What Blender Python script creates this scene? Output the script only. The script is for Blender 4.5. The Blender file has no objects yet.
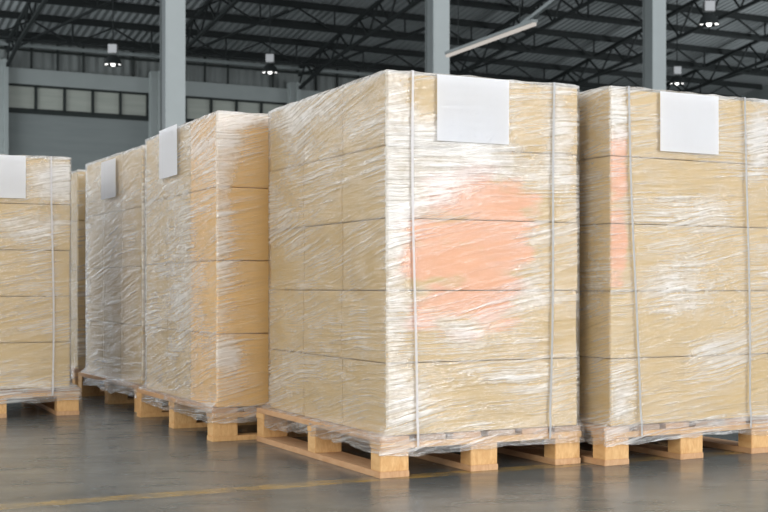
import bpy, bmesh, math, random
from mathutils import Vector, Matrix, noise
random.seed(7)
S = bpy.context.scene
C = S.collection
# ------------------------------------------------------------------ camera
F = 1250.0; HZ = 287.0; CAMH = 0.66
cd = bpy.data.cameras.new('camera'); cam = bpy.data.objects.new('camera', cd); C.objects.link(cam)
cd.sensor_width = 36.0; cd.lens = 36.0*F/768.0
cd.shift_y = (HZ-256.0)/768.0
cam.location = (0, 0, CAMH); cam.rotation_euler = (math.radians(90), 0, 0)
cd.clip_end = 300
cd.dof.use_dof = True; cd.dof.focus_distance = 4.7; cd.dof.aperture_fstop = 7.0
S.camera = cam
# ------------------------------------------------------------------ world, lights, exposure
w = bpy.data.worlds.new('world'); S.world = w; w.use_nodes = True
bg = w.node_tree.nodes['Background']; bg.inputs[0].default_value = (0.90, 0.95, 1.0, 1); bg.inputs[1].default_value = 0.95

def area(name, loc, target, sx, sy, power, col):
    l = bpy.data.lights.new(name, 'AREA'); l.shape = 'RECTANGLE'; l.size = sx; l.size_y = sy
    l.energy = power; l.color = col
    o = bpy.data.objects.new(name, l); C.objects.link(o); o.location = loc
    d = Vector(target)-Vector(loc); o.rotation_euler = d.to_track_quat('-Z', 'Y').to_euler()
    return o
area('loading_door_daylight', (9.0, -4.0, 3.2), (0.2, 5.0, 0.8), 7.0, 5.0, 950, (1.0, 0.985, 0.96))
area('warm_left_fill', (-5.0, -4.5, 3.4), (-0.4, 5.6, 0.8), 4.5, 4.0, 430, (1.0, 0.90, 0.72))  # added warm fill light for C's front and the left faces
area('left_opening_daylight', (-10.5, 10.5, 3.4), (-0.6, 5.6, 0.8), 6.0, 4.5, 150, (1.0, 0.98, 0.95))

area('hall_left_fill', (-20.5, 36.0, 4.0), (10.0, 50.0, 8.5), 16.0, 7.0, 1200, (0.93, 0.98, 1.0))  # added fill light to brighten the roof and far wall from the left
pr = Vector((-14.5, 47.8, 0))+Vector((0.8917, 0.4525, 0))*35.2-Vector((-0.4525, 0.8917, 0))*14.0
area('hall_right_fill', (pr.x, pr.y, 4.0), (6.0, 52.0, 9.5), 12.0, 6.0, 1900, (0.93, 0.98, 1.0))  # added fill light to lift the right roof; the end wall is solid
S.view_settings.view_transform = 'Standard'; S.view_settings.look = 'None'
S.view_settings.gamma = 1.0; S.view_settings.use_curve_mapping = False
S.view_settings.exposure = 0.10
# ------------------------------------------------------------------ material helpers
def mat(name):
    m = bpy.data.materials.new(name); m.use_nodes = True
    nt = m.node_tree; nt.nodes.clear()
    out = nt.nodes.new('ShaderNodeOutputMaterial')
    return m, nt, out
def N(nt, t, **k):
    n = nt.nodes.new(t)
    for a, b in k.items():
        if a.startswith('i_'):
            n.inputs[a[2:].replace('_', ' ')].default_value = b
        else: setattr(n, a, b)
    return n
def L(nt, a, b): nt.links.new(a, b)
def math_(nt, op, a, b=None, c=None, clamp=False):
    n = nt.nodes.new('ShaderNodeMath'); n.operation = op; n.use_clamp = clamp
    for i, v in enumerate((a, b, c)):
        if v is None: continue
        if hasattr(v, 'is_output'): nt.links.new(v, n.inputs[i])
        else: n.inputs[i].default_value = v
    return n.outputs[0]
def ramp(nt, fac, stops):
    r = nt.nodes.new('ShaderNodeValToRGB'); nt.links.new(fac, r.inputs[0])
    e = r.color_ramp.elements
    while len(e) < len(stops): e.new(0.5)
    for q, (p, c) in zip(e, stops):
        q.position = p; q.color = c if len(c) == 4 else (*c, 1)
    return r.outputs[0]
def mapped(nt, src, scale=(1, 1, 1), rot=(0, 0, 0), loc=(0, 0, 0)):
    m = nt.nodes.new('ShaderNodeMapping'); m.inputs['Scale'].default_value = scale
    m.inputs['Rotation'].default_value = rot; m.inputs['Location'].default_value = loc
    nt.links.new(src, m.inputs[0]); return m.outputs[0]
def noise_(nt, vec, scale=5, detail=3, rough=0.55, dist=0.0):
    n = nt.nodes.new('ShaderNodeTexNoise'); n.inputs['Scale'].default_value = scale
    n.inputs['Detail'].default_value = detail; n.inputs['Roughness'].default_value = rough
    n.inputs['Distortion'].default_value = dist
    if vec is not None: nt.links.new(vec, n.inputs['Vector'])
    return n.outputs[0]
def bsdf(nt, out, col, rough=0.6, metal=0.0, spec=0.4, bump=None, bs=0.2, bd=0.01, coat=0.0):
    b = nt.nodes.new('ShaderNodeBsdfPrincipled')
    if hasattr(col, 'is_output'): nt.links.new(col, b.inputs['Base Color'])
    else: b.inputs['Base Color'].default_value = (*col, 1)
    if hasattr(rough, 'is_output'): nt.links.new(rough, b.inputs['Roughness'])
    else: b.inputs['Roughness'].default_value = rough
    b.inputs['Metallic'].default_value = metal; b.inputs['Specular IOR Level'].default_value = spec
    b.inputs['Coat Weight'].default_value = coat
    if bump is not None:
        bn = nt.nodes.new('ShaderNodeBump'); bn.inputs['Strength'].default_value = bs; bn.inputs['Distance'].default_value = bd
        nt.links.new(bump, bn.inputs['Height']); nt.links.new(bn.outputs[0], b.inputs['Normal'])
    nt.links.new(b.outputs[0], out.inputs[0]); return b
def mixc(nt, f, a, b):
    m = nt.nodes.new('ShaderNodeMix'); m.data_type = 'RGBA'
    for s, v in ((0, f), (6, a), (7, b)):
        if hasattr(v, 'is_output'): nt.links.new(v, m.inputs[s])
        elif s == 0: m.inputs[0].default_value = v
        else: m.inputs[s].default_value = (*v, 1)
    return m.outputs[2]

def simple(name, col, rough=0.6, metal=0, var=0.12, sc=6):
    m, nt, out = mat(name)
    tc = nt.nodes.new('ShaderNodeTexCoord')
    n = noise_(nt, tc.outputs['Object'], sc, 4)
    c = mixc(nt, n, tuple(x*(1-var) for x in col), tuple(min(1, x*(1+var)) for x in col))
    bsdf(nt, out, c, rough, metal)
    return m

def cardboard(name, col, peach=None):
    m, nt, out = mat(name)
    tc = nt.nodes.new('ShaderNodeTexCoord'); oi = nt.nodes.new('ShaderNodeObjectInfo')
    n1 = noise_(nt, mapped(nt, tc.outputs['Object'], (3, 3, 3)), 2.0, 4)
    n2 = noise_(nt, mapped(nt, tc.outputs['Object'], (260, 260, 7)), 1.0, 2)
    base = mixc(nt, n1, tuple(x*0.93 for x in col), tuple(min(1, x*1.06) for x in col))
    base = mixc(nt, math_(nt, 'MULTIPLY', n2, 0.16), base, tuple(x*0.78 for x in col))
    base = mixc(nt, math_(nt, 'MULTIPLY', oi.outputs['Random'], 0.30), base, tuple(x*y for x, y in zip(col, (0.93, 0.88, 0.80))))
    if peach:
        g = nt.nodes.new('ShaderNodeNewGeometry')
        for (c, ax, ay, ry, rz, tilt) in peach:      # irregular peach patch; c centre, (ax,ay) face direction
            mp = nt.nodes.new('ShaderNodeVectorMath'); mp.operation = 'SUBTRACT'
            L(nt, g.outputs['Position'], mp.inputs[0]); mp.inputs[1].default_value = c
            d1 = nt.nodes.new('ShaderNodeVectorMath'); d1.operation = 'DOT_PRODUCT'
            L(nt, mp.outputs[0], d1.inputs[0]); d1.inputs[1].default_value = (ax, ay, 0)
            d2 = nt.nodes.new('ShaderNodeVectorMath'); d2.operation = 'DOT_PRODUCT'
            L(nt, mp.outputs[0], d2.inputs[0]); d2.inputs[1].default_value = (-tilt*ax, -tilt*ay, 1)
            d3 = nt.nodes.new('ShaderNodeVectorMath'); d3.operation = 'DOT_PRODUCT'
            L(nt, mp.outputs[0], d3.inputs[0]); d3.inputs[1].default_value = (-ay, ax, 0)
            r = math_(nt, 'ADD', math_(nt, 'POWER', math_(nt, 'ABSOLUTE', math_(nt, 'DIVIDE', d1.outputs['Value'], ry)), 4),
                      math_(nt, 'POWER', math_(nt, 'ABSOLUTE', math_(nt, 'DIVIDE', d2.outputs['Value'], rz)), 4))
            nn = noise_(nt, mapped(nt, g.outputs['Position'], (3.5, 3.5, 9)), 1.2, 4)
            r = math_(nt, 'ADD', r, math_(nt, 'MULTIPLY', math_(nt, 'SUBTRACT', nn, 0.5), 5.0))
            mk = ramp(nt, r, [(0.35, (1, 1, 1)), (1.2, (0, 0, 0))])
            near = math_(nt, 'LESS_THAN', math_(nt, 'ABSOLUTE', d3.outputs['Value']), 0.02)
            dn = nt.nodes.new('ShaderNodeVectorMath'); dn.operation = 'DOT_PRODUCT'; L(nt, g.outputs['True Normal'], dn.inputs[0]); dn.inputs[1].default_value = (ay, -ax, 0)
            near = math_(nt, 'MULTIPLY', near, math_(nt, 'GREATER_THAN', dn.outputs['Value'], 0.8))
            mk = math_(nt, 'MULTIPLY', math_(nt, 'MULTIPLY', mk, near), 0.85)
            base = mixc(nt, mk, base, (0.84, 0.43, 0.27))
    bsdf(nt, out, base, 0.78, 0, 0.25, n2, 0.12, 0.002)
    return m

def wood(name, col, dark):
    m, nt, out = mat(name)
    tc = nt.nodes.new('ShaderNodeTexCoord'); oi = nt.nodes.new('ShaderNodeObjectInfo')
    v = nt.nodes.new('ShaderNodeVectorMath'); v.operation = 'ADD'
    L(nt, tc.outputs['Object'], v.inputs[0])
    cx = nt.nodes.new('ShaderNodeCombineXYZ'); L(nt, math_(nt, 'MULTIPLY', oi.outputs['Random'], 7.0), cx.inputs[0]); L(nt, cx.outputs[0], v.inputs[1])
    n1 = noise_(nt, mapped(nt, v.outputs[0], (90, 12, 30)), 1.0, 4, 0.6, 0.6)
    n2 = noise_(nt, v.outputs[0], 6, 3)
    c = mixc(nt, ramp(nt, n1, [(0.35, (0, 0, 0)), (0.7, (1, 1, 1))]), col, dark)
    c = mixc(nt, math_(nt, 'MULTIPLY', n2, 0.45), c, tuple(x*0.7 for x in col))
    c = mixc(nt, math_(nt, 'MULTIPLY', oi.outputs['Random'], 0.35), c, dark)
    bsdf(nt, out, c, 0.7, 0, 0.3, n1, 0.25, 0.002)
    return m

def film_mat(name, tint=(0.93, 0.93, 0.93)):
    m, nt, out = mat(name)
    uv = nt.nodes.new('ShaderNodeUVMap'); uv.uv_map = 'wrap'
    at = nt.nodes.new('ShaderNodeAttribute'); at.attribute_name = 'plies_glare'
    warp = nt.nodes.new('ShaderNodeTexNoise'); warp.inputs['Scale'].default_value = 2.6; warp.inputs['Detail'].default_value = 3
    L(nt, uv.outputs[0], warp.inputs['Vector'])
    wv = nt.nodes.new('ShaderNodeVectorMath'); wv.operation = 'SUBTRACT'; L(nt, warp.outputs[1], wv.inputs[0]); wv.inputs[1].default_value = (0.5, 0.5, 0.5)
    wm = nt.nodes.new('ShaderNodeVectorMath'); wm.operation = 'MULTIPLY'; L(nt, wv.outputs[0], wm.inputs[0]); wm.inputs[1].default_value = (0.05, 0.035, 0)
    vv = nt.nodes.new('ShaderNodeVectorMath'); vv.operation = 'ADD'; L(nt, uv.outputs[0], vv.inputs[0]); L(nt, wm.outputs[0], vv.inputs[1])
    def streaks(deg, sx, sz, loc, det=4):
        rt = mapped(nt, vv.outputs[0], (1, 1, 1), (0, 0, math.radians(deg)))
        return noise_(nt, mapped(nt, rt, (sx, sz, 1), (0, 0, 0), loc), 1.0, det, 0.6)
    a = streaks(-5, 1.5, 58, (0, 0, 0))
    b = streaks(-2, 3.0, 125, (3, 5, 0))
    c = streaks(-14, 1.7, 66, (7, 1, 0))
    cr = noise_(nt, mapped(nt, vv.outputs[0], (26, 42, 1)), 1.0, 4, 0.6, 0.6)
    big = noise_(nt, mapped(nt, uv.outputs[0], (2.6, 5.0, 1), (0, 0, 0), (9, 2, 0)), 1.0, 4, 0.6)
    big2 = noise_(nt, mapped(nt, uv.outputs[0], (1.7, 3.2, 1), (0, 0, 0), (2, 7, 0)), 1.0, 2)
    sel = ramp(nt, big2, [(0.44, (0, 0, 0)), (0.56, (1, 1, 1))])
    mx = nt.nodes.new('ShaderNodeMix'); mx.data_type = 'FLOAT'; L(nt, sel, mx.inputs[0]); L(nt, a, mx.inputs[2]); L(nt, c, mx.inputs[3])
    streak = ramp(nt, mx.outputs[0], [(0.53, (0, 0, 0)), (0.66, (1, 1, 1))])
    mf = nt.nodes.new('ShaderNodeMix'); mf.data_type = 'FLOAT'; L(nt, sel, mf.inputs[0]); L(nt, b, mf.inputs[2]); L(nt, streaks(-11, 1.3, 105, (1, 9, 0)), mf.inputs[3])
    fine = ramp(nt, mf.outputs[0], [(0.40, (0, 0, 0)), (0.60, (1, 1, 1))])
    crum = ramp(nt, cr, [(0.52, (0, 0, 0)), (0.70, (1, 1, 1))])
    reg = ramp(nt, big, [(0.38, (0.12, 0.12, 0.12)), (0.60, (1, 1, 1))])
    ply_glare = at.outputs['Fac']
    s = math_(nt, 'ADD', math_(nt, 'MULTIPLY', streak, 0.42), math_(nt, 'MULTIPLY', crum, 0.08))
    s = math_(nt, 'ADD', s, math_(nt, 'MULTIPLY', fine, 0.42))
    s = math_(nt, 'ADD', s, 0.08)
    s = math_(nt, 'MULTIPLY', s, math_(nt, 'MULTIPLY', reg, ply_glare))
    heavy_glare = math_(nt, 'MULTIPLY', math_(nt, 'SUBTRACT', math_(nt, 'ADD', ply_glare, math_(nt, 'MULTIPLY', math_(nt, 'SUBTRACT', cr, 0.5), 1.6)), 1.2, None, True), 0.45)
    haze = math_(nt, 'ADD', math_(nt, 'ADD', s, heavy_glare), 0.03, None, True)
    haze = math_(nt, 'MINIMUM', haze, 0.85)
    h = math_(nt, 'ADD', math_(nt, 'MULTIPLY', mx.outputs[0], 1.4), math_(nt, 'ADD', math_(nt, 'MULTIPLY', mf.outputs[0], 0.8), math_(nt, 'MULTIPLY', cr, 0.15)))
    bp = nt.nodes.new('ShaderNodeBump'); bp.inputs['Strength'].default_value = 0.8; bp.inputs['Distance'].default_value = 0.008
    L(nt, h, bp.inputs['Height'])
    tr = N(nt, 'ShaderNodeBsdfTransparent'); tr.inputs[0].default_value = (0.97, 0.975, 0.98, 1)
    df = N(nt, 'ShaderNodeBsdfDiffuse'); df.inputs[0].default_value = (*tint, 1); L(nt, bp.outputs[0], df.inputs['Normal'])
    tl = N(nt, 'ShaderNodeBsdfTranslucent'); tl.inputs[0].default_value = (*tint, 1)
    dm = N(nt, 'ShaderNodeMixShader'); dm.inputs[0].default_value = 0.30; L(nt, df.outputs[0], dm.inputs[1]); L(nt, tl.outputs[0], dm.inputs[2])
    m1 = N(nt, 'ShaderNodeMixShader'); L(nt, haze, m1.inputs[0]); L(nt, tr.outputs[0], m1.inputs[1]); L(nt, dm.outputs[0], m1.inputs[2])
    gl = N(nt, 'ShaderNodeBsdfGlossy'); gl.inputs['Roughness'].default_value = 0.14; L(nt, bp.outputs[0], gl.inputs['Normal'])
    fr = N(nt, 'ShaderNodeFresnel'); fr.inputs[0].default_value = 1.5; L(nt, bp.outputs[0], fr.inputs['Normal'])
    gf = math_(nt, 'MULTIPLY', math_(nt, 'ADD', fr.outputs[0], 0.07), math_(nt, 'ADD', math_(nt, 'MULTIPLY', ply_glare, 0.7), 0.6), None, True)
    gf = math_(nt, 'MULTIPLY', gf, math_(nt, 'ADD', math_(nt, 'ADD', math_(nt, 'MULTIPLY', streak, 0.7), math_(nt, 'MULTIPLY', fine, 0.4)), 0.30))
    gf = math_(nt, 'MINIMUM', gf, 0.4)
    m2 = N(nt, 'ShaderNodeMixShader'); L(nt, gf, m2.inputs[0]); L(nt, m1.outputs[0], m2.inputs[1]); L(nt, gl.outputs[0], m2.inputs[2])
    L(nt, m2.outputs[0], out.inputs[0])
    return m
# ------------------------------------------------------------------ stack layout (world metres)
BW = 0.79; PW = 0.84; PL = 1.185; PH = 0.144; LL = 1.13
def uv_dirs(yaw):
    a = math.radians(yaw); return Vector((math.cos(a), math.sin(a), 0)), Vector((-math.sin(a), math.cos(a), 0))
# key: (pallet near-left corner x, y, yaw, load height, load offset u)
STK = {
 'A': (-0.014, 4.300, 26.0, 1.259, 0.028),
 'B': (0.812, 4.600, 28.0, 1.252, 0.030),
 'C': (-0.730, 5.320, 26.0, 1.259, 0.022),
 'E': (-1.285, 6.545, 28.0, 1.252, 0.022),
 'G': (-1.940, 7.840, 27.0, 1.245, 0.022),
 'D': (-2.335, 6.100, 24.0, 1.172, 0.000),
}
def P(k, s, t, z):           # local (s along front, t in depth, z) -> world
    x, y, yaw, h, o = STK[k]; u, v = uv_dirs(yaw)
    p = Vector((x, y, 0))+u*s+v*t; p.z = z; return p
uA, vA = uv_dirs(26.0); uB, vB = uv_dirs(28.0)
pA = P('A', 0.028+0.34, 0.0, 0.80); pB = P('B', 0.03+0.03, 0.0, 0.95)
M = {}
M['card'] = cardboard('cardboard', (0.645, 0.48, 0.25))
M['cardA'] = cardboard('cardboard_peach_patch', (0.645, 0.48, 0.25), [(tuple(pA), uA.x, uA.y, 0.30, 0.29, 0.12)])
M['cardB'] = cardboard('cardboard_peach_corner', (0.645, 0.48, 0.25), [(tuple(pB), uB.x, uB.y, 0.05, 0.27, 0.0)])
M['cardC'] = cardboard('cardboard_warm_glow', (0.88, 0.57, 0.23))  # warm glow put into the board colour of C's front cartons
M['pine'] = wood('pallet_pine', (0.80, 0.53, 0.26), (0.58, 0.31, 0.12))
M['pine2'] = wood('pallet_board_brown', (0.66, 0.43, 0.25), (0.48, 0.26, 0.13))
M['pine3'] = wood('pallet_deck_grey', (0.50, 0.36, 0.25), (0.34, 0.22, 0.15))
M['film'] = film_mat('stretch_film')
M['paper'] = simple('white_paper', (0.94, 0.955, 1.0), 0.8, 0, 0.005)
M['strapl'] = simple('pale_strap', (0.84, 0.84, 0.87), 0.4, 0, 0.05, 30)
M['strap'] = simple('grey_strap', (0.62, 0.64, 0.67), 0.35, 0, 0.08, 30)
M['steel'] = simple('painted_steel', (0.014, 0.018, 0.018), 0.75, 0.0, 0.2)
M['galv'] = simple('grey_beam_paint', (0.28, 0.31, 0.31), 0.6, 0, 0.06)
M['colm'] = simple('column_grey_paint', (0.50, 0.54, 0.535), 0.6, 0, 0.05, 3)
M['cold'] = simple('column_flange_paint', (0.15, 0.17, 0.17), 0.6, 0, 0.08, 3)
M['conc'] = simple('beam_concrete', (0.36, 0.395, 0.39), 0.85, 0, 0.08, 2)
M['lampm'] = simple('lamp_metal', (0.5, 0.5, 0.5), 0.3, 0.8, 0.05)
M['dark'] = simple('dark_frame', (0.02, 0.027, 0.025), 0.6, 0, 0.1)
def emis(name, col, s):
    m, nt, out = mat(name); e = N(nt, 'ShaderNodeEmission'); e.inputs[0].default_value = (*col, 1); e.inputs[1].default_value = s
    L(nt, e.outputs[0], out.inputs[0]); return m
M['bulb'] = emis('lamp_bulb', (1, 1, 0.97), 2.5)
M['tube'] = emis('tube_glow', (1.0, 0.93, 0.85), 0.55)
# window glass: translucent grimy panes
m, nt, out = mat('frosted_glass'); tc = nt.nodes.new('ShaderNodeTexCoord')
n = noise_(nt, mapped(nt, tc.outputs['Object'], (0.25, 0.25, 4)), 1.5, 3)
bsdf(nt, out, mixc(nt, n, (0.30, 0.33, 0.29), (0.52, 0.54, 0.48)), 0.35, 0, 0.5); M['glass'] = m
# corrugated sheet (ribs as real bump along X of object)
def corr(name, col, scale, lo=0.55):
    m, nt, out = mat(name); tc = nt.nodes.new('ShaderNodeTexCoord')
    wv = nt.nodes.new('ShaderNodeTexWave'); wv.inputs['Scale'].default_value = scale; wv.bands_direction = 'X'
    L(nt, tc.outputs['Object'], wv.inputs[0])
    n = noise_(nt, mapped(nt, tc.outputs['Object'], (1.0, 0.4, 1)), 1.0, 4)
    c = mixc(nt, n, tuple(x*0.75 for x in col), tuple(x*1.2 for x in col))
    bsdf(nt, out, c, 0.55, 0.0, 0.4, wv.outputs[0], 0.9, 0.06); return m
M['roof'] = corr('roof_sheet', (0.27, 0.29, 0.295), 1.1)
M['clad'] = corr('wall_sheet', (0.21, 0.23, 0.225), 0.9)
# plaster wall
m, nt, out = mat('wall_plaster'); tc = nt.nodes.new('ShaderNodeTexCoord')
n = noise_(nt, mapped(nt, tc.outputs['Object'], (0.3, 0.3, 2.5)), 1.5, 5)
bsdf(nt, out, mixc(nt, n, (0.21, 0.235, 0.235), (0.30, 0.33, 0.325)), 0.85, 0, 0.3, n, 0.3, 0.02); M['wall'] = m
# floor concrete
m, nt, out = mat('polished_concrete'); g = nt.nodes.new('ShaderNodeNewGeometry'); pos = g.outputs['Position']
r26 = mapped(nt, pos, (1, 1, 1), (0, 0, math.radians(-8)))
n1 = noise_(nt, mapped(nt, r26, (0.8, 2.2, 1)), 2.2, 6, 0.65, 0.4)
n2 = noise_(nt, mapped(nt, r26, (2, 5, 1)), 2.2, 4, 0.55, 0.3)
n3 = noise_(nt, pos, 60, 3)
c = mixc(nt, ramp(nt, n1, [(0.35, (0, 0, 0)), (0.66, (1, 1, 1))]), (0.072, 0.080, 0.080), (0.145, 0.150, 0.142))
c = mixc(nt, math_(nt, 'MULTIPLY', ramp(nt, n2, [(0.42, (0, 0, 0)), (0.75, (1, 1, 1))]), 0.6), c, (0.045, 0.055, 0.056))
c = mixc(nt, math_(nt, 'MULTIPLY', n3, 0.15), c, (0.2, 0.2, 0.19))
# worn yellow marking line parallel with the building
d = nt.nodes.new('ShaderNodeVectorMath'); d.operation = 'DOT_PRODUCT'; L(nt, pos, d.inputs[0]); d.inputs[1].default_value = (-0.438, 0.899, 0)
off = math_(nt, 'ABSOLUTE', math_(nt, 'SUBTRACT', d.outputs['Value'], 3.875))
ln = math_(nt, 'LESS_THAN', math_(nt, 'ADD', off, math_(nt, 'MULTIPLY', math_(nt, 'SUBTRACT', n2, 0.5), 0.06)), 0.045)
wear = ramp(nt, noise_(nt, mapped(nt, r26, (3, 5, 1)), 2.0, 5, 0.7), [(0.38, (0.1, 0.1, 0.1)), (0.62, (1, 1, 1))])
c = mixc(nt, math_(nt, 'MULTIPLY', math_(nt, 'MULTIPLY', ln, wear), 0.75), c, (0.40, 0.25, 0.06))
rg = math_(nt, 'ADD', math_(nt, 'MULTIPLY', n2, 0.25), 0.12)
bsdf(nt, out, c, rg, 0, 0.5, n2, 0.03, 0.003); M['floor'] = m
# ------------------------------------------------------------------ mesh helpers
def link(name, me, m, parent=None):
    o = bpy.data.objects.new(name, me); C.objects.link(o)
    if m is not None: me.materials.append(m)
    if parent is not None: o.parent = parent
    return o
def bm_obj(name, bm, m, parent=None, smooth=False):
    me = bpy.data.meshes.new(name); bm.normal_update(); bm.to_mesh(me); bm.free()
    if smooth:
        for p in me.polygons: p.use_smooth = True
    return link(name, me, m, parent)
def add_box(bm, c, s, rot=None, bev=0.0):
    r = bmesh.ops.create_cube(bm, size=1.0); vs = r['verts']
    bmesh.ops.scale(bm, vec=s, verts=vs)
    if bev:
        es = list({e for v in vs for e in v.link_edges})
        q = bmesh.ops.bevel(bm, geom=es, offset=bev, segments=2, affect='EDGES'); vs = list({v for f in q['faces'] for v in f.verts} | {v for v in vs if v.is_valid})
    if rot is not None: bmesh.ops.rotate(bm, cent=(0, 0, 0), matrix=rot, verts=vs)
    bmesh.ops.translate(bm, vec=c, verts=vs)
def box(name, c, s, m, parent=None, rot=None, bev=0.0):
    bm = bmesh.new(); add_box(bm, (0, 0, 0), s, rot, bev); o = bm_obj(name, bm, m, parent); o.location = c; return o
def bar(name, a, b, wd, ht, m, parent=None):
    a = Vector(a); b = Vector(b); d = b-a
    bm = bmesh.new(); add_box(bm, (0, 0, 0), (wd, ht, d.length), d.to_track_quat('Z', 'Y').to_matrix())
    o = bm_obj(name, bm, m, parent); o.location = (a+b)/2; return o
def bars(name, segs, wd, m, parent=None):
    bm = bmesh.new()
    for a, b in segs:
        a = Vector(a); b = Vector(b); d = b-a
        add_box(bm, (a+b)/2, (wd, wd, d.length), d.to_track_quat('Z', 'Y').to_matrix())
    return bm_obj(name, bm, m, parent)
def thing(name, label, cat, loc=(0, 0, 0), rz=0, group=None):
    o = bpy.data.objects.new(name, None); C.objects.link(o); o.location = loc; o.rotation_euler = (0, 0, rz)
    o.empty_display_size = 0.1
    o['label'] = label; o['category'] = cat
    if group: o['group'] = group
    return o
def tag(o, label, cat, group=None):
    o['label'] = label; o['category'] = cat
    if group: o['group'] = group
    return o
def struct(o): o['kind'] = 'structure'; return o
def lathe(bm, prof, seg=24, c=(0, 0, 0)):
    rings = []
    for r, z in prof:
        rings.append([bm.verts.new((c[0]+r*math.cos(2*math.pi*i/seg), c[1]+r*math.sin(2*math.pi*i/seg), c[2]+z)) for i in range(seg)])
    for a, b in zip(rings, rings[1:]):
        for i in range(seg): bm.faces.new((a[i], a[(i+1) % seg], b[(i+1) % seg], b[i]))
# ------------------------------------------------------------------ building frame: U along far wall, V towards the far wall
U = Vector((0.8917, 0.4525, 0)); V = Vector((-0.4525, 0.8917, 0)); W0 = Vector((-14.5, 47.8, 0))
YB = math.atan2(U.y, U.x)
def B(t, s, z):      # t along wall, s metres from wall towards the viewer
    p = W0+U*t-V*s; p.z = z; return p
RB = Matrix.Rotation(YB, 3, 'Z')
def bbox(name, t0, t1, s0, s1, z0, z1, m, parent=None, bev=0):
    o = box(name, B((t0+t1)/2, (s0+s1)/2, (z0+z1)/2), (abs(t1-t0), abs(s1-s0), z1-z0), m, None, None, bev)
    o.rotation_euler = (0, 0, YB)
    if parent is not None: o.parent = parent
    return o
# floor
bm = bmesh.new(); add_box(bm, (0, 0, 0), (90, 60, 0.3))
fl = bm_obj('floor', bm, M['floor']); fl.location = B(14, 27, -0.15); fl.rotation_euler = (0, 0, YB); struct(fl)
TE = 35.9; TL = -7.0; BAY = 6.0
# far wall: lower plaster, windows, beam, cladding
struct(bbox('wall_back', TL, TE, -0.3, 0, 0, 7.42, M['wall']))
struct(bbox('trim_1', TL, TE, -0.25, 0.12, 8.46, 9.06, M['conc']))
struct(bbox('trim_2', TL, TE, -0.2, 0.06, 7.34, 7.46, M['dark']))
cl = struct(bbox('wall_back_cladding', TL, TE, -0.2, -0.05, 9.06, 10.35, M['clad'])); cl.name = 'wall_upper'
nb = 0
for b in range(-1, 7):
    t0 = b*BAY+0.06; t1 = (b+1)*BAY-0.42
    if t1 > TE: t1 = TE
    if t0 > TE-1: break
    nb += 1
    wroot = bpy.data.objects.new('window_%d' % nb, None); C.objects.link(wroot); struct(wroot)
    bm = bmesh.new(); z0, z1 = 7.46, 8.46
    n = 5; wd = (t1-t0)/n
    for i in range(n+1): add_box(bm, (t0+i*wd, -0.0, (z0+z1)/2), (0.10, 0.10, z1-z0))
    add_box(bm, ((t0+t1)/2, 0, z0+0.04), (t1-t0, 0.1, 0.08)); add_box(bm, ((t0+t1)/2, 0, z1-0.04), (t1-t0, 0.1, 0.08))
    fr = bm_obj('window_frame', bm, M['dark'], wroot); fr.matrix_world = Matrix.Translation(W0) @ Matrix.Rotation(YB, 4, 'Z')
    for i in range(n):
        bm = bmesh.new(); add_box(bm, (t0+(i+.5)*wd, 0.06, (z0+z1)/2), (wd-0.1, 0.03, z1-z0-0.14))
        add_box(bm, (t0+(i+.5)*wd, 0.035, z0+0.45), (wd-0.1, 0.02, 0.03))
        pn = bm_obj('pane', bm, M['glass'], wroot); pn.matrix_world = Matrix.Translation(W0) @ Matrix.Rotation(YB, 4, 'Z')
# cladding girts, eave beam
PT = 0.17
for z in (9.75,):
    struct(bbox('trim_3', TL, TE, -0.05, 0.06, z, z+0.07, M['dark']))
eb = bbox('eave_beam', TL, TE, 0.5, 0.62, 9.80, 9.92, M['galv']); tag(eb, 'long light grey eave beam running along the top of the far wall', 'beam')
# wall studs on the cladding
segs = []
for i in range(-6, 38):
    if i % 6 in (1, 2, 3, 5): segs.append((B(i, 0.0, 9.06), B(i, 0.0, 10.2)))
o = bars('trim_4', segs, 0.08, M['dark']); struct(o)
# wall columns
for b in range(-1, 6):
    t = b*BAY
    wc = thing('wall_column', '', 'column')
    wc['label'] = 'concrete column standing flat against the far wall between two window bays'; wc['group'] = 'columns along the far wall'
    bbox('shaft', t-0.38, t-0.13, 0.0, 0.4, 0, 9.3, M['conc'], wc)
    bbox('flange', t-0.12, t+0.04, 0.0, 0.55, 0, 9.3, M['conc'], wc)
# right end wall
bm = bmesh.new()
pf = [(0.2, 0), (0.2, 10.1), (-27, 10.24+0.17*27-0.05), (-27, 0)]
va = [bm.verts.new((TE, p[0], p[1])) for p in pf]; vb = [bm.verts.new((TE+0.3, p[0], p[1])) for p in pf]
bm.faces.new(va); bm.faces.new(vb[::-1])
for i in range(4): bm.faces.new((va[i], vb[i], vb[(i+1) % 4], va[(i+1) % 4]))
bmesh.ops.recalc_face_normals(bm, faces=bm.faces)
ew = bm_obj('wall_right', bm, M['wall']); ew.location = W0; ew.rotation_euler = (0, 0, YB); struct(ew)
# roof
bm = bmesh.new()
ROOFS = 27.0
prof = [(-0.6, 10.24-0.1), (ROOFS, 10.24+PT*ROOFS)]
dirv = Vector((0, 1, 0))
a = [(TL, 0.6, 10.14), (TE+0.3, 0.6, 10.14), (TE+0.3, -ROOFS, 10.24+PT*ROOFS), (TL, -ROOFS, 10.24+PT*ROOFS)]
lo = [bm.verts.new(p) for p in a]; hi = [bm.verts.new((p[0], p[1], p[2]+0.08)) for p in a]
bm.faces.new(lo); bm.faces.new(hi[::-1])
for i in range(4): bm.faces.new((lo[i], hi[i], hi[(i+1) % 4], lo[(i+1) % 4]))
rf = bm_obj('ceiling', bm, M['roof']); rf.location = W0; rf.rotation_euler = (0, 0, YB); struct(rf)
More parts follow.
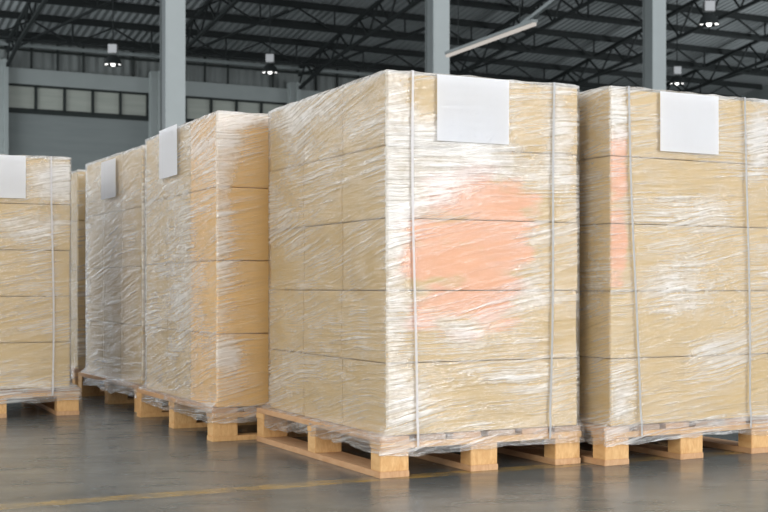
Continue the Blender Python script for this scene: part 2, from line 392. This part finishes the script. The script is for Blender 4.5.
# purlins
for i in range(0, 14):
    s = 0.7+i*1.85
    z = 10.24+PT*s
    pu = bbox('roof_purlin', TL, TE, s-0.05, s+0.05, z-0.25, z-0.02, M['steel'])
    tag(pu, 'dark steel purlin running lengthwise under the corrugated roof sheets', 'purlin', 'purlins under the roof')
# lattice joists hung below purlins near the wall
for j, s in enumerate((2.55, 6.25, 9.95, 13.65)):
    z = 10.24+PT*s-0.25
    jo = thing('lattice_joist', 'thin dark lattice joist with diagonal webs spanning between the roof trusses', 'joist', group='lattice joists between trusses')
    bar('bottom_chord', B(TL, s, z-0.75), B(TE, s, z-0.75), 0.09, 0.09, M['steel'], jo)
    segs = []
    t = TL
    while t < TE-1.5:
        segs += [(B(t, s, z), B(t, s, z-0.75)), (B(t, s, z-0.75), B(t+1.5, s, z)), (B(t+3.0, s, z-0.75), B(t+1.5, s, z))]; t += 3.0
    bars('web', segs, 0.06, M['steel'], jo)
# trusses at every bay, rising from the wall columns
names = ['beyond the left edge', 'at the left edge of the photo', 'behind the leftmost near column', 'above the centre pallet load', 'just right of the middle column', 'between middle and right columns', 'beside the right near column', 'against the right end wall']
for b in range(0, 6):
    t = b*BAY
    tr = thing('roof_truss', 'dark steel roof truss with zigzag webs rising ' + names[b+1], 'truss', group='roof trusses')
    s1 = 26.0; top = lambda s: 10.24+PT*s-0.42; D = 1.25
    for q, dt in enumerate((-0.0,)):
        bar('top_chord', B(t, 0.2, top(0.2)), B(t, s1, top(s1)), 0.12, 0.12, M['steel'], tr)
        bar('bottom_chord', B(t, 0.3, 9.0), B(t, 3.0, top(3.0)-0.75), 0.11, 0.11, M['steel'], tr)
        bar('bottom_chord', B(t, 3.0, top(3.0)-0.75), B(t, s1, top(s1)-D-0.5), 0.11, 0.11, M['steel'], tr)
    s = 0.3; k = 0
    bot = lambda s: 9.0+(top(3.0)-0.75-9.0)*(s-0.3)/2.7 if s < 3 else (top(3.0)-0.75)+(top(s1)-D-0.5-(top(3.0)-0.75))*(s-3)/(s1-3)
    while s < s1-1.2:
        n2_ = s+0.85
        bar('web', B(t, s, bot(s)), B(t, n2_, top(n2_)), 0.06, 0.06, M['steel'], tr)
        if n2_+0.85 < s1: bar('web', B(t, n2_, top(n2_)), B(t, n2_+0.85, bot(n2_+0.85)), 0.06, 0.06, M['steel'], tr)
        s = n2_+0.85; k += 1
# second storey of rafters: knee braces in the roof plane
for b in range(-1, 6):
    t = b*BAY
    br = bar('roof_brace', B(t, 0.4, 9.6), B(t+BAY*0.5, 6.5, 10.24+PT*6.5-0.5), 0.08, 0.08, M['steel'])
    tag(br, 'dark steel diagonal brace climbing from a wall column to the purlins', 'brace', 'diagonal roof braces')
# near free-standing columns
COL0 = Vector((-4.17, 24.7, 0))
clab = ['tall light grey steel column behind the left row of pallets', 'tall grey steel column behind the centre pallet load, with darker left flange', 'tall grey steel column behind the right pallet load']
for i in range(3):
    p = COL0+U*(i*6.0)
    sc = thing('steel_column', clab[i], 'column', (p.x, p.y, 0), YB)
    H = 13.4; w2 = 0.21; off = 0
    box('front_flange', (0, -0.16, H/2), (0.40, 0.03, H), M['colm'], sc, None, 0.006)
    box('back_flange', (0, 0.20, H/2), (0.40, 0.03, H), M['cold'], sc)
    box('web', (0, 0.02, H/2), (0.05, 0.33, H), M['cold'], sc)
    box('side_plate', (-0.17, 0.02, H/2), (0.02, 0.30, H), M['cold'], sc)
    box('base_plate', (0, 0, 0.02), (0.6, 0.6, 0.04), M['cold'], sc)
# high-bay lamps
def lamp(px, py, Z, label, lit=True, sc=1.0):
    x = (px-384)/F*Z; z = CAMH+(HZ-py)/F*Z
    r = thing('high_bay_lamp', label, 'lamp', (x, Z, z))
    bm = bmesh.new(); lathe(bm, [(0.05*sc, .30*sc), (0.10*sc, .29*sc), (0.20*sc, .20*sc), (0.27*sc, .02*sc), (0.28*sc, 0), (0.26*sc, .0), (0.19*sc, .18*sc), (0.09*sc, .27*sc)])
    bm_obj('reflector', bm, M['steel'] if lit else M['lampm'], r, True)
    bm = bmesh.new(); lathe(bm, [(0.0, -.04*sc), (0.05*sc, -.03*sc), (0.075*sc, .03*sc), (0.05*sc, .12*sc), (0.02*sc, .2*sc)]); bm_obj('bulb', bm, M['bulb'], r, True)
    for dx in (-0.2, 0.2):
        bm = bmesh.new(); lathe(bm, [(0.0, -.02*sc), (0.04*sc, -.02*sc), (0.05*sc, .02*sc), (0.0, .05*sc)], 12, (dx*sc, 0, 0.03)); bm_obj('bulb', bm, M['bulb'], r, True)
    box('ballast_box', (0, 0, 0.47*sc), (0.26*sc, 0.22*sc, 0.26*sc), M['lampm'], r, None, 0.01)
    ds = (W0-Vector((x, Z, 0))).dot(V); zr = 10.24+PT*ds
    bar('hanger_rod', (0, 0, 0.58*sc), (0, 0, zr-z-0.05), 0.03, 0.03, M['steel'], r)
    return r
lamp(113, 65, 37, 'hanging high bay lamp in front of the windows at upper left')
lamp(270, 73, 40.6, 'dim high bay lamp hanging above the gap behind the centre load')
lamp(709, 25, 32, 'bright high bay lamp hanging at upper right beside the right column')
lamp(677, 84, 44, 'far high bay lamp low behind the right pallet load')
# long fluorescent batten (left end 451,55 -> right end 535,24) hanging below the roof
def W(px, py, Z): return Vector(((px-384)/F*Z, Z, CAMH+(HZ-py)/F*Z))
lt = thing('light_batten', 'long glowing fluorescent batten hanging at a slant right of the middle column', 'lamp')
a = W(447, 56, 24.0); b2 = W(535, 24, 20.0)
bar('housing', a+Vector((0, 0, 0.05)), b2+Vector((0, 0, 0.05)), 0.10, 0.05, M['galv'], lt)
bar('tube', a, b2, 0.05, 0.05, M['tube'], lt)
for q in (0.15, 0.85):
    p = a.lerp(b2, q); ds = (W0-Vector((p.x, p.y, 0))).dot(V)
    bar('hanger_rod', p+Vector((0, 0, .07)), (p.x, p.y, 10.24+PT*ds-0.03), 0.015, 0.015, M['steel'], lt)
a = W(512, 30, 21.5); b2 = W(562, -6, 19.0)
tag(bar('roof_conduit', a+Vector((0, 0.3, 0)), b2, 0.06, 0.06, M['galv']), 'thin grey conduit rising to the roof above the slanted light batten', 'pipe')
# ------------------------------------------------------------------ pallets
PALLAB = {'A': 'pale pine pallet under the large centre load, film hanging over its deck',
 'B': 'pine pallet under the load at the right edge of the photo',
 'C': 'pine pallet under the nearest load of the left row, beside the glow-tinted cartons',
 'E': 'pine pallet under the second load of the left row, seen behind the nearest',
 'G': 'pine pallet under the shaded rearmost load of the left row',
 'D': 'pine pallet under the load at the far left edge, brown deck boards'}
def jit(a): return random.uniform(-a, a)
def pallet(k):
    x, y, yaw, h, o = STK[k]
    W_ = PW
    r = thing('pallet', PALLAB[k], 'pallet', (x, y, 0), math.radians(yaw+(0.0 if k == 'B' else 0.7)))
    bw, bd = 0.115, 0.075
    for i, sx in enumerate((0, (W_-bw)/2, W_-bw)):
        if k not in 'CEG': box('bottom_board', (sx+bw/2, PL/2, 0.011), (bw, PL, 0.022), M['pine2'], r, None, 0.0015)
        for j, sy in enumerate((0, (PL-bd)/2, PL-bd)):
            box('block', (sx+bw/2+jit(.002), sy+bd/2+(0.001 if j else 0.0), 0.061), (bw-0.004, bd, 0.078), M['pine'], r, None, 0.002)
    if k in 'CEG':      # this row's pallets lie turned: runners across the width
        for sy in (0, (PL-bd)/2, PL-bd): box('bottom_board', (W_/2, sy+bd/2, 0.011), (W_, bd, 0.022), M['pine'], r, None, 0.0015)
    for sy in (0, (PL-bd)/2, PL-bd):
        box('stringer_board', (W_/2, sy+bd/2+jit(.001), 0.111), (W_, bd+0.01, 0.022), M['pine'], r, None, 0.0015)
    nb_ = 6; g = 0.030; dw = (W_-g*(nb_-1))/nb_
    for i in range(nb_):
        box('deck_board', (i*(dw+g)+dw/2, PL/2+jit(.002), 0.1325), (dw, PL, 0.020), M['pine3'] if i % 2 else M['pine2'], r, None, 0.0015)
    return r
for k in STK: pallet(k)
# ------------------------------------------------------------------ cartons
NLAY = {'C': 4, 'E': 4, 'G': 4}
def carton_mesh(w_, d_, h_, seed):
    rnd = random.Random(seed)
    bm = bmesh.new()
    bmesh.ops.create_cube(bm, size=1.0); bmesh.ops.scale(bm, vec=(w_, d_, h_), verts=bm.verts)
    bmesh.ops.bevel(bm, geom=list(bm.edges), offset=0.0028, segments=2, affect='EDGES')
    bmesh.ops.subdivide_edges(bm, edges=[e for e in bm.edges if e.calc_length() > 0.15], cuts=5, use_grid_fill=True)
    a1, a2, a3 = (rnd.uniform(0.0, 0.0022) for _ in range(3)); ph = rnd.uniform(0, 6)
    for v in bm.verts:
        x, y, z = v.co.x/w_*2, v.co.y/d_*2, v.co.z/h_*2
        bz = max(0, 1-z*z)
        if abs(y) > 0.97: v.co.y += math.copysign(a1*bz*(1-x*x), y)
        if abs(x) > 0.97: v.co.x += math.copysign(a2*bz*(1-y*y), x)
    # top seam between the closed flaps
    me = bpy.data.meshes.new('carton'); bm.to_mesh(me); bm.free()
    for p in me.polygons: p.use_smooth = False
    return me
LN4 = ['bottom layer', 'second layer', 'third layer', 'top layer']
LN = ['bottom layer', 'second layer', 'middle layer', 'fourth layer', 'top layer']
SN = {'A': 'the large centre load', 'B': 'the load at right edge', 'C': 'left row\'s nearest load', 'E': 'left row\'s second load', 'G': 'left row\'s rearmost load', 'D': 'far left load'}
DN = ['front', 'middle', 'rear']
meshcache = {}
for k in STK:
    x, y, yaw, h, o = STK[k]
    NL = NLAY.get(k, 5); bh = h/NL; dp = (LL-0.004)/3
    for l in range(NL):
        dx = jit(0.0025); dy = jit(0.0015)
        for q in range(3):
            if k == 'D' and q > 1: continue
            mk = M['card']
            if k == 'A' and q == 0: mk = M['cardA']
            if k == 'B' and q == 0: mk = M['cardB']
            if k == 'C' and q == 0: mk = M['cardC']
            key = (k, random.randrange(3), mk.name)
            if key not in meshcache:
                me = carton_mesh(BW, dp-0.0003, bh-0.0032, hash(key[1])+len(meshcache)); me.materials.append(mk); meshcache[key] = me
            c = bpy.data.objects.new('carton', meshcache[key]); C.objects.link(c)
            c.location = P(k, o+BW/2+dx, 0.002+dp*(q+0.5)+dy, PH+bh*(l+0.5)); c.rotation_euler = (0, 0, math.radians(yaw)+jit(0.0015))
            ex = {('A', 0): 'tan carton with peach patch', }.get((k, q)) if l in (1, 2, 3) else None
            tag(c, '%s, %s of the %s in %s' % (ex or 'tan cardboard carton', DN[q], (LN if NL == 5 else LN4)[l], SN[k]), 'carton', 'wrapped cartons on ' + SN[k])
# ------------------------------------------------------------------ stretch film shells
# film layering plus white glare painted into the haze: (face, s centre, z centre, s radius, z radius, amount); faces 0 front, 1 right, 2 back, 3 left (s from the near corner)
PLY_GLARE = {
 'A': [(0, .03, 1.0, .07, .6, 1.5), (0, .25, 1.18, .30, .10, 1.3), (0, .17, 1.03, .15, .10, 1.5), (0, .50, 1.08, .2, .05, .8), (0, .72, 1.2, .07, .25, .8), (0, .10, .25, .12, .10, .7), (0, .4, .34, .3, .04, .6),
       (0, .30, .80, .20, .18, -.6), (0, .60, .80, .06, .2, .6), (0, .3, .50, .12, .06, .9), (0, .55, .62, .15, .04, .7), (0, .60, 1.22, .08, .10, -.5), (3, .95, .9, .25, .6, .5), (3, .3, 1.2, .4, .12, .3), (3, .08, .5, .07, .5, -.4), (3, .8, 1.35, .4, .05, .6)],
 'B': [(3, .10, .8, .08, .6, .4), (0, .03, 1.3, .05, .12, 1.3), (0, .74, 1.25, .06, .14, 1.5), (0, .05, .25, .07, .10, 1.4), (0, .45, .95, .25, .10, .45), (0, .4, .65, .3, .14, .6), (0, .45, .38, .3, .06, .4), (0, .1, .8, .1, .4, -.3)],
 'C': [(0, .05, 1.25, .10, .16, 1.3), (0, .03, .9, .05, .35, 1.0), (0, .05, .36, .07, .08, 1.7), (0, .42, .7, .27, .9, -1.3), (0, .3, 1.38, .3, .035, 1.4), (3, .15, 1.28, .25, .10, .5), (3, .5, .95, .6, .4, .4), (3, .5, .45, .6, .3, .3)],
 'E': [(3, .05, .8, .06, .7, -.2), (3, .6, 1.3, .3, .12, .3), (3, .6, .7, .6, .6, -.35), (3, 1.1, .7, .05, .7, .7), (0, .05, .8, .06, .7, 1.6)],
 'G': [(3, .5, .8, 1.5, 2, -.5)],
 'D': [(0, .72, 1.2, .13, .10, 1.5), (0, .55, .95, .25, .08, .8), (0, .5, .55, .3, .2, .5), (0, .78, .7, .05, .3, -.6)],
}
FLAB = {'A': 'clear wrinkled stretch film around the large centre load, bright at its near corner', 'B': 'clear stretch film around the load at the right edge',
 'C': 'clear stretch film around the nearest load of the left row', 'E': 'clear stretch film around the second load of the left row', 'G': 'clear stretch film around the rearmost shaded load of the left row', 'D': 'clear stretch film around the load at the far left edge'}
def film(k):
    x, y, yaw, h, o = STK[k]
    sd = 13.7*(ord(k))
    gap = 0.006; Wf = BW+2*gap; Lf = LL+2*gap; R = 0.0
    per = []      # (face, s, x, y, nx, ny)
    def side(face, n_, f):
        for i in range(n_): per.append((face,)+f(i/n_))
    n1, n2 = 64, 84
    x0, y0 = o-gap, -gap+0.002; x1, y1 = x0+Wf, y0+Lf
    side(0, n1, lambda a: (a*Wf, x0+R+a*(Wf-2*R), y0, 0, -1))
    side(1, n2, lambda a: (a*Lf, x1, y0+R+a*(Lf-2*R), 1, 0))
    side(2, n1, lambda a: (a*Wf, x1-R-a*(Wf-2*R), y1, 0, 1))
    side(3, n2, lambda a: ((1-a)*Lf, x0, y1-R-a*(Lf-2*R), -1, 0))
    cum = 0; us = []
    for i, p in enumerate(per):
        if i: cum += math.hypot(p[2]-per[i-1][2], p[3]-per[i-1][3])
        us.append(cum)
    nz = 84; zt = PH+h+0.006; zb = 0.080
    bm = bmesh.new(); rows = []; data = {}
    Wp, Lp = PW, PL
    for j in range(nz+5):
        row = []
        for i, (face, s, px, py, nx, ny) in enumerate(per):
            u = us[i]
            if j <= nz:
                e = zb + 0.018*(noise.noise((u*3.1, sd, 0)))+0.012*noise.noise((u*14, sd, 3))
                f = j/nz; z = e+(zt-e)*f
                zz = z*34+u*4.0*math.sin(z*5+sd)
                edge = min(s, (Wf if face in (0, 2) else Lf)-s); ea = min(1, edge/0.06)
                d = (0.0045*noise.noise((u*3.3+sd, zz, 1.0))+0.003*noise.noise((u*9+sd, zz*2.2, 5.0)))*(0.3+0.7*ea)
                d = max(-0.003, d)
                # flare over the pallet
                if z < PH+0.03:
                    q = min(1, (PH+0.03-z)/0.035); q = q*q*(3-2*q)
                    X = px+nx*d; Y = py+ny*d
                    tx = Wp+0.006 if px > Wp/2 else -0.006
                    fx = (px-x0)/Wf; X = X*(1-q)+q*(-0.006+fx*(Wp+0.012)+ nx*abs(d)*1.5); 
                    fy = (py-y0)/Lf; Y = Y*(1-q)+q*(-0.008+fy*(Lp+0.016)+ny*abs(d)*1.5)
                else: X = px+nx*d; Y = py+ny*d
                zr = z
                if j == nz: zr += 0.004*noise.noise((u*16, sd, 9))
            else:
                m_ = (j-nz); ins = (0.012, 0.04, 0.08, 0.13)[m_-1]
                cx, cy = (x0+x1)/2, (y0+y1)/2
                fx = 1-ins/(Wf/2); fy = 1-ins/(Lf/2)
                X = cx+(px-cx)*fx; Y = cy+(py-cy)*fy
                zr = zt+0.002+0.006*(0.5+noise.noise((X*14, Y*14, sd))) if m_ < 4 else zt-0.001
                z = zt+ins
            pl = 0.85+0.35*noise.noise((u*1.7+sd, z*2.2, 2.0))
            for (fc, sc_, zc, rs, rz_, am) in PLY_GLARE[k]:
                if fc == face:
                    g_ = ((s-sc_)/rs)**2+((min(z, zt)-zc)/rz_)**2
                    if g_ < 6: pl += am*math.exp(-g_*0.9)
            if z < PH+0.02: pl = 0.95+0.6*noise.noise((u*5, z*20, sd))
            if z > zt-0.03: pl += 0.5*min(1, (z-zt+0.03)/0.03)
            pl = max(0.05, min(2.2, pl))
            v = bm.verts.new((X, Y, zr)); row.append(v); data[v] = (u, z, pl)
        rows.append(row)
    lay = bm.loops.layers.uv.new('wrap')
    n_ = len(per)
    for a, b in zip(rows, rows[1:]):
        for i in range(n_):
            i2 = (i+1) % n_
            f = bm.faces.new((a[i], a[i2], b[i2], b[i])); f.smooth = True
            for lp in f.loops:
                u, z, _ = data[lp.vert]
                if i2 == 0 and lp.vert in (a[0], b[0]): u = us[-1]+0.02
                lp[lay].uv = (u+sd, z)
    bm.verts.index_update()
    me = bpy.data.meshes.new('stretch_film')
    pls = [data[v][2] for r_ in rows for v in r_]
    bm.to_mesh(me); bm.free()
    at = me.attributes.new('plies_glare', 'FLOAT', 'POINT'); at.data.foreach_set('value', pls)
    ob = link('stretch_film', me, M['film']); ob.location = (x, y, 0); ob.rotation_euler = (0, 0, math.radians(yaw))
    tag(ob, FLAB[k], 'stretch film')
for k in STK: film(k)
# ------------------------------------------------------------------ strapping bands (front, over the top, back)
def strap(k, s, label, wd=0.009, lean=0.0, mt='strap'):
    x, y, yaw, h, o = STK[k]; u, v = uv_dirs(yaw)
    g = 0.0125; zt = PH+h+0.010
    pts = []
    n_ = 26
    for i in range(n_+1):
        f = i/n_; z = 0.105+(zt-0.105)*f
        pts.append((s+lean*(1-f)+0.006*math.sin(f*5+s*9), -g-(0.006 if z < 0.19 else 0), z, (0, -1)))
    for i in range(1, 8): pts.append((s, -g+(LL+2*g)*i/8, zt+0.001, (0, 0)))
    for i in range(n_+1):
        f = 1-i/n_; pts.append((s, LL+g, 0.115+(zt-0.115)*f, (0, 1)))
    bm = bmesh.new(); prev = None
    for (a, b, z, _) in pts:
        c = [bm.verts.new((a-wd/2, b, z)), bm.verts.new((a+wd/2, b, z))]
        if prev: bm.faces.new((prev[0], prev[1], c[1], c[0]))
        prev = c
    bmesh.ops.solidify(bm, geom=list(bm.faces), thickness=0.0012)
    ob = bm_obj('strap', bm, M[mt]); ob.location = (x, y, 0); ob.rotation_euler = (0, 0, math.radians(yaw))
    tag(ob, label, 'strap')
strap('A', 0.028+0.095, 'pale plastic strap down the left part of the large centre load', lean=0.01, mt='strapl')
strap('A', 0.028+0.685, 'grey plastic strap down the right part of the large centre load', lean=-0.03)
strap('B', 0.03+0.075, 'grey plastic strap near the left corner of the right edge load', lean=0.05)
strap('B', 0.03+0.655, 'grey plastic strap near the right side of the right edge load', lean=0.02)
strap('D', 0.70, 'pale plastic strap down the load at the far left edge', lean=0.0, mt='strapl')
# ------------------------------------------------------------------ blank paper sheets
def sheet(k, face, s, z, w_, h_, label, tilt=0.0):  # blank sheet
    x, y, yaw, h, o = STK[k]
    bm = bmesh.new(); nx_, nz_ = 10, 8
    vs = {}
    for i in range(nx_+1):
        for j in range(nz_+1):
            a = (i/nx_-0.5)*w_; b = (j/nz_-0.5)*h_
            off = -0.002-0.0015*noise.noise((a*6+s, b*6, ord(k)))
            if face == 0: vs[i, j] = bm.verts.new((a, off, b))
            else: vs[i, j] = bm.verts.new((off, -a, b))
    for i in range(nx_):
        for j in range(nz_): bm.faces.new((vs[i, j], vs[i+1, j], vs[i+1, j+1], vs[i, j+1]))
    bmesh.ops.solidify(bm, geom=list(bm.faces), thickness=0.0005)
    ob = bm_obj('paper_sheet', bm, M['paper'])
    if face == 0: ob.location = P(k, o+s, -0.0125, z)
    else: ob.location = P(k, o-0.0145, s, z)
    ob.rotation_euler = (0, tilt if face == 0 else 0, math.radians(yaw))
    if face == 3: ob.rotation_euler = (tilt, 0, math.radians(yaw))
    tag(ob, label, 'sheet')
sheet('A', 0, 0.335, 1.29, 0.295, 0.232, 'blank white paper sheet on the front of the large centre load')
sheet('B', 0, 0.365, 1.285, 0.29, 0.225, 'blank white paper sheet on the front of the right edge load')
sheet('D', 0, 0.43, 1.215, 0.275, 0.215, 'blank white paper sheet on the front of the far left edge load')
sheet('C', 3, 0.69, 1.30, 0.30, 0.235, 'blank white paper sheet on the side of the left row\'s nearest load')
sheet('E', 3, 0.60, 1.27, 0.30, 0.215, 'blank white paper sheet on the side of the left row\'s second load')
# ------------------------------------------------------------------ loose film twist at the lower right of the centre load
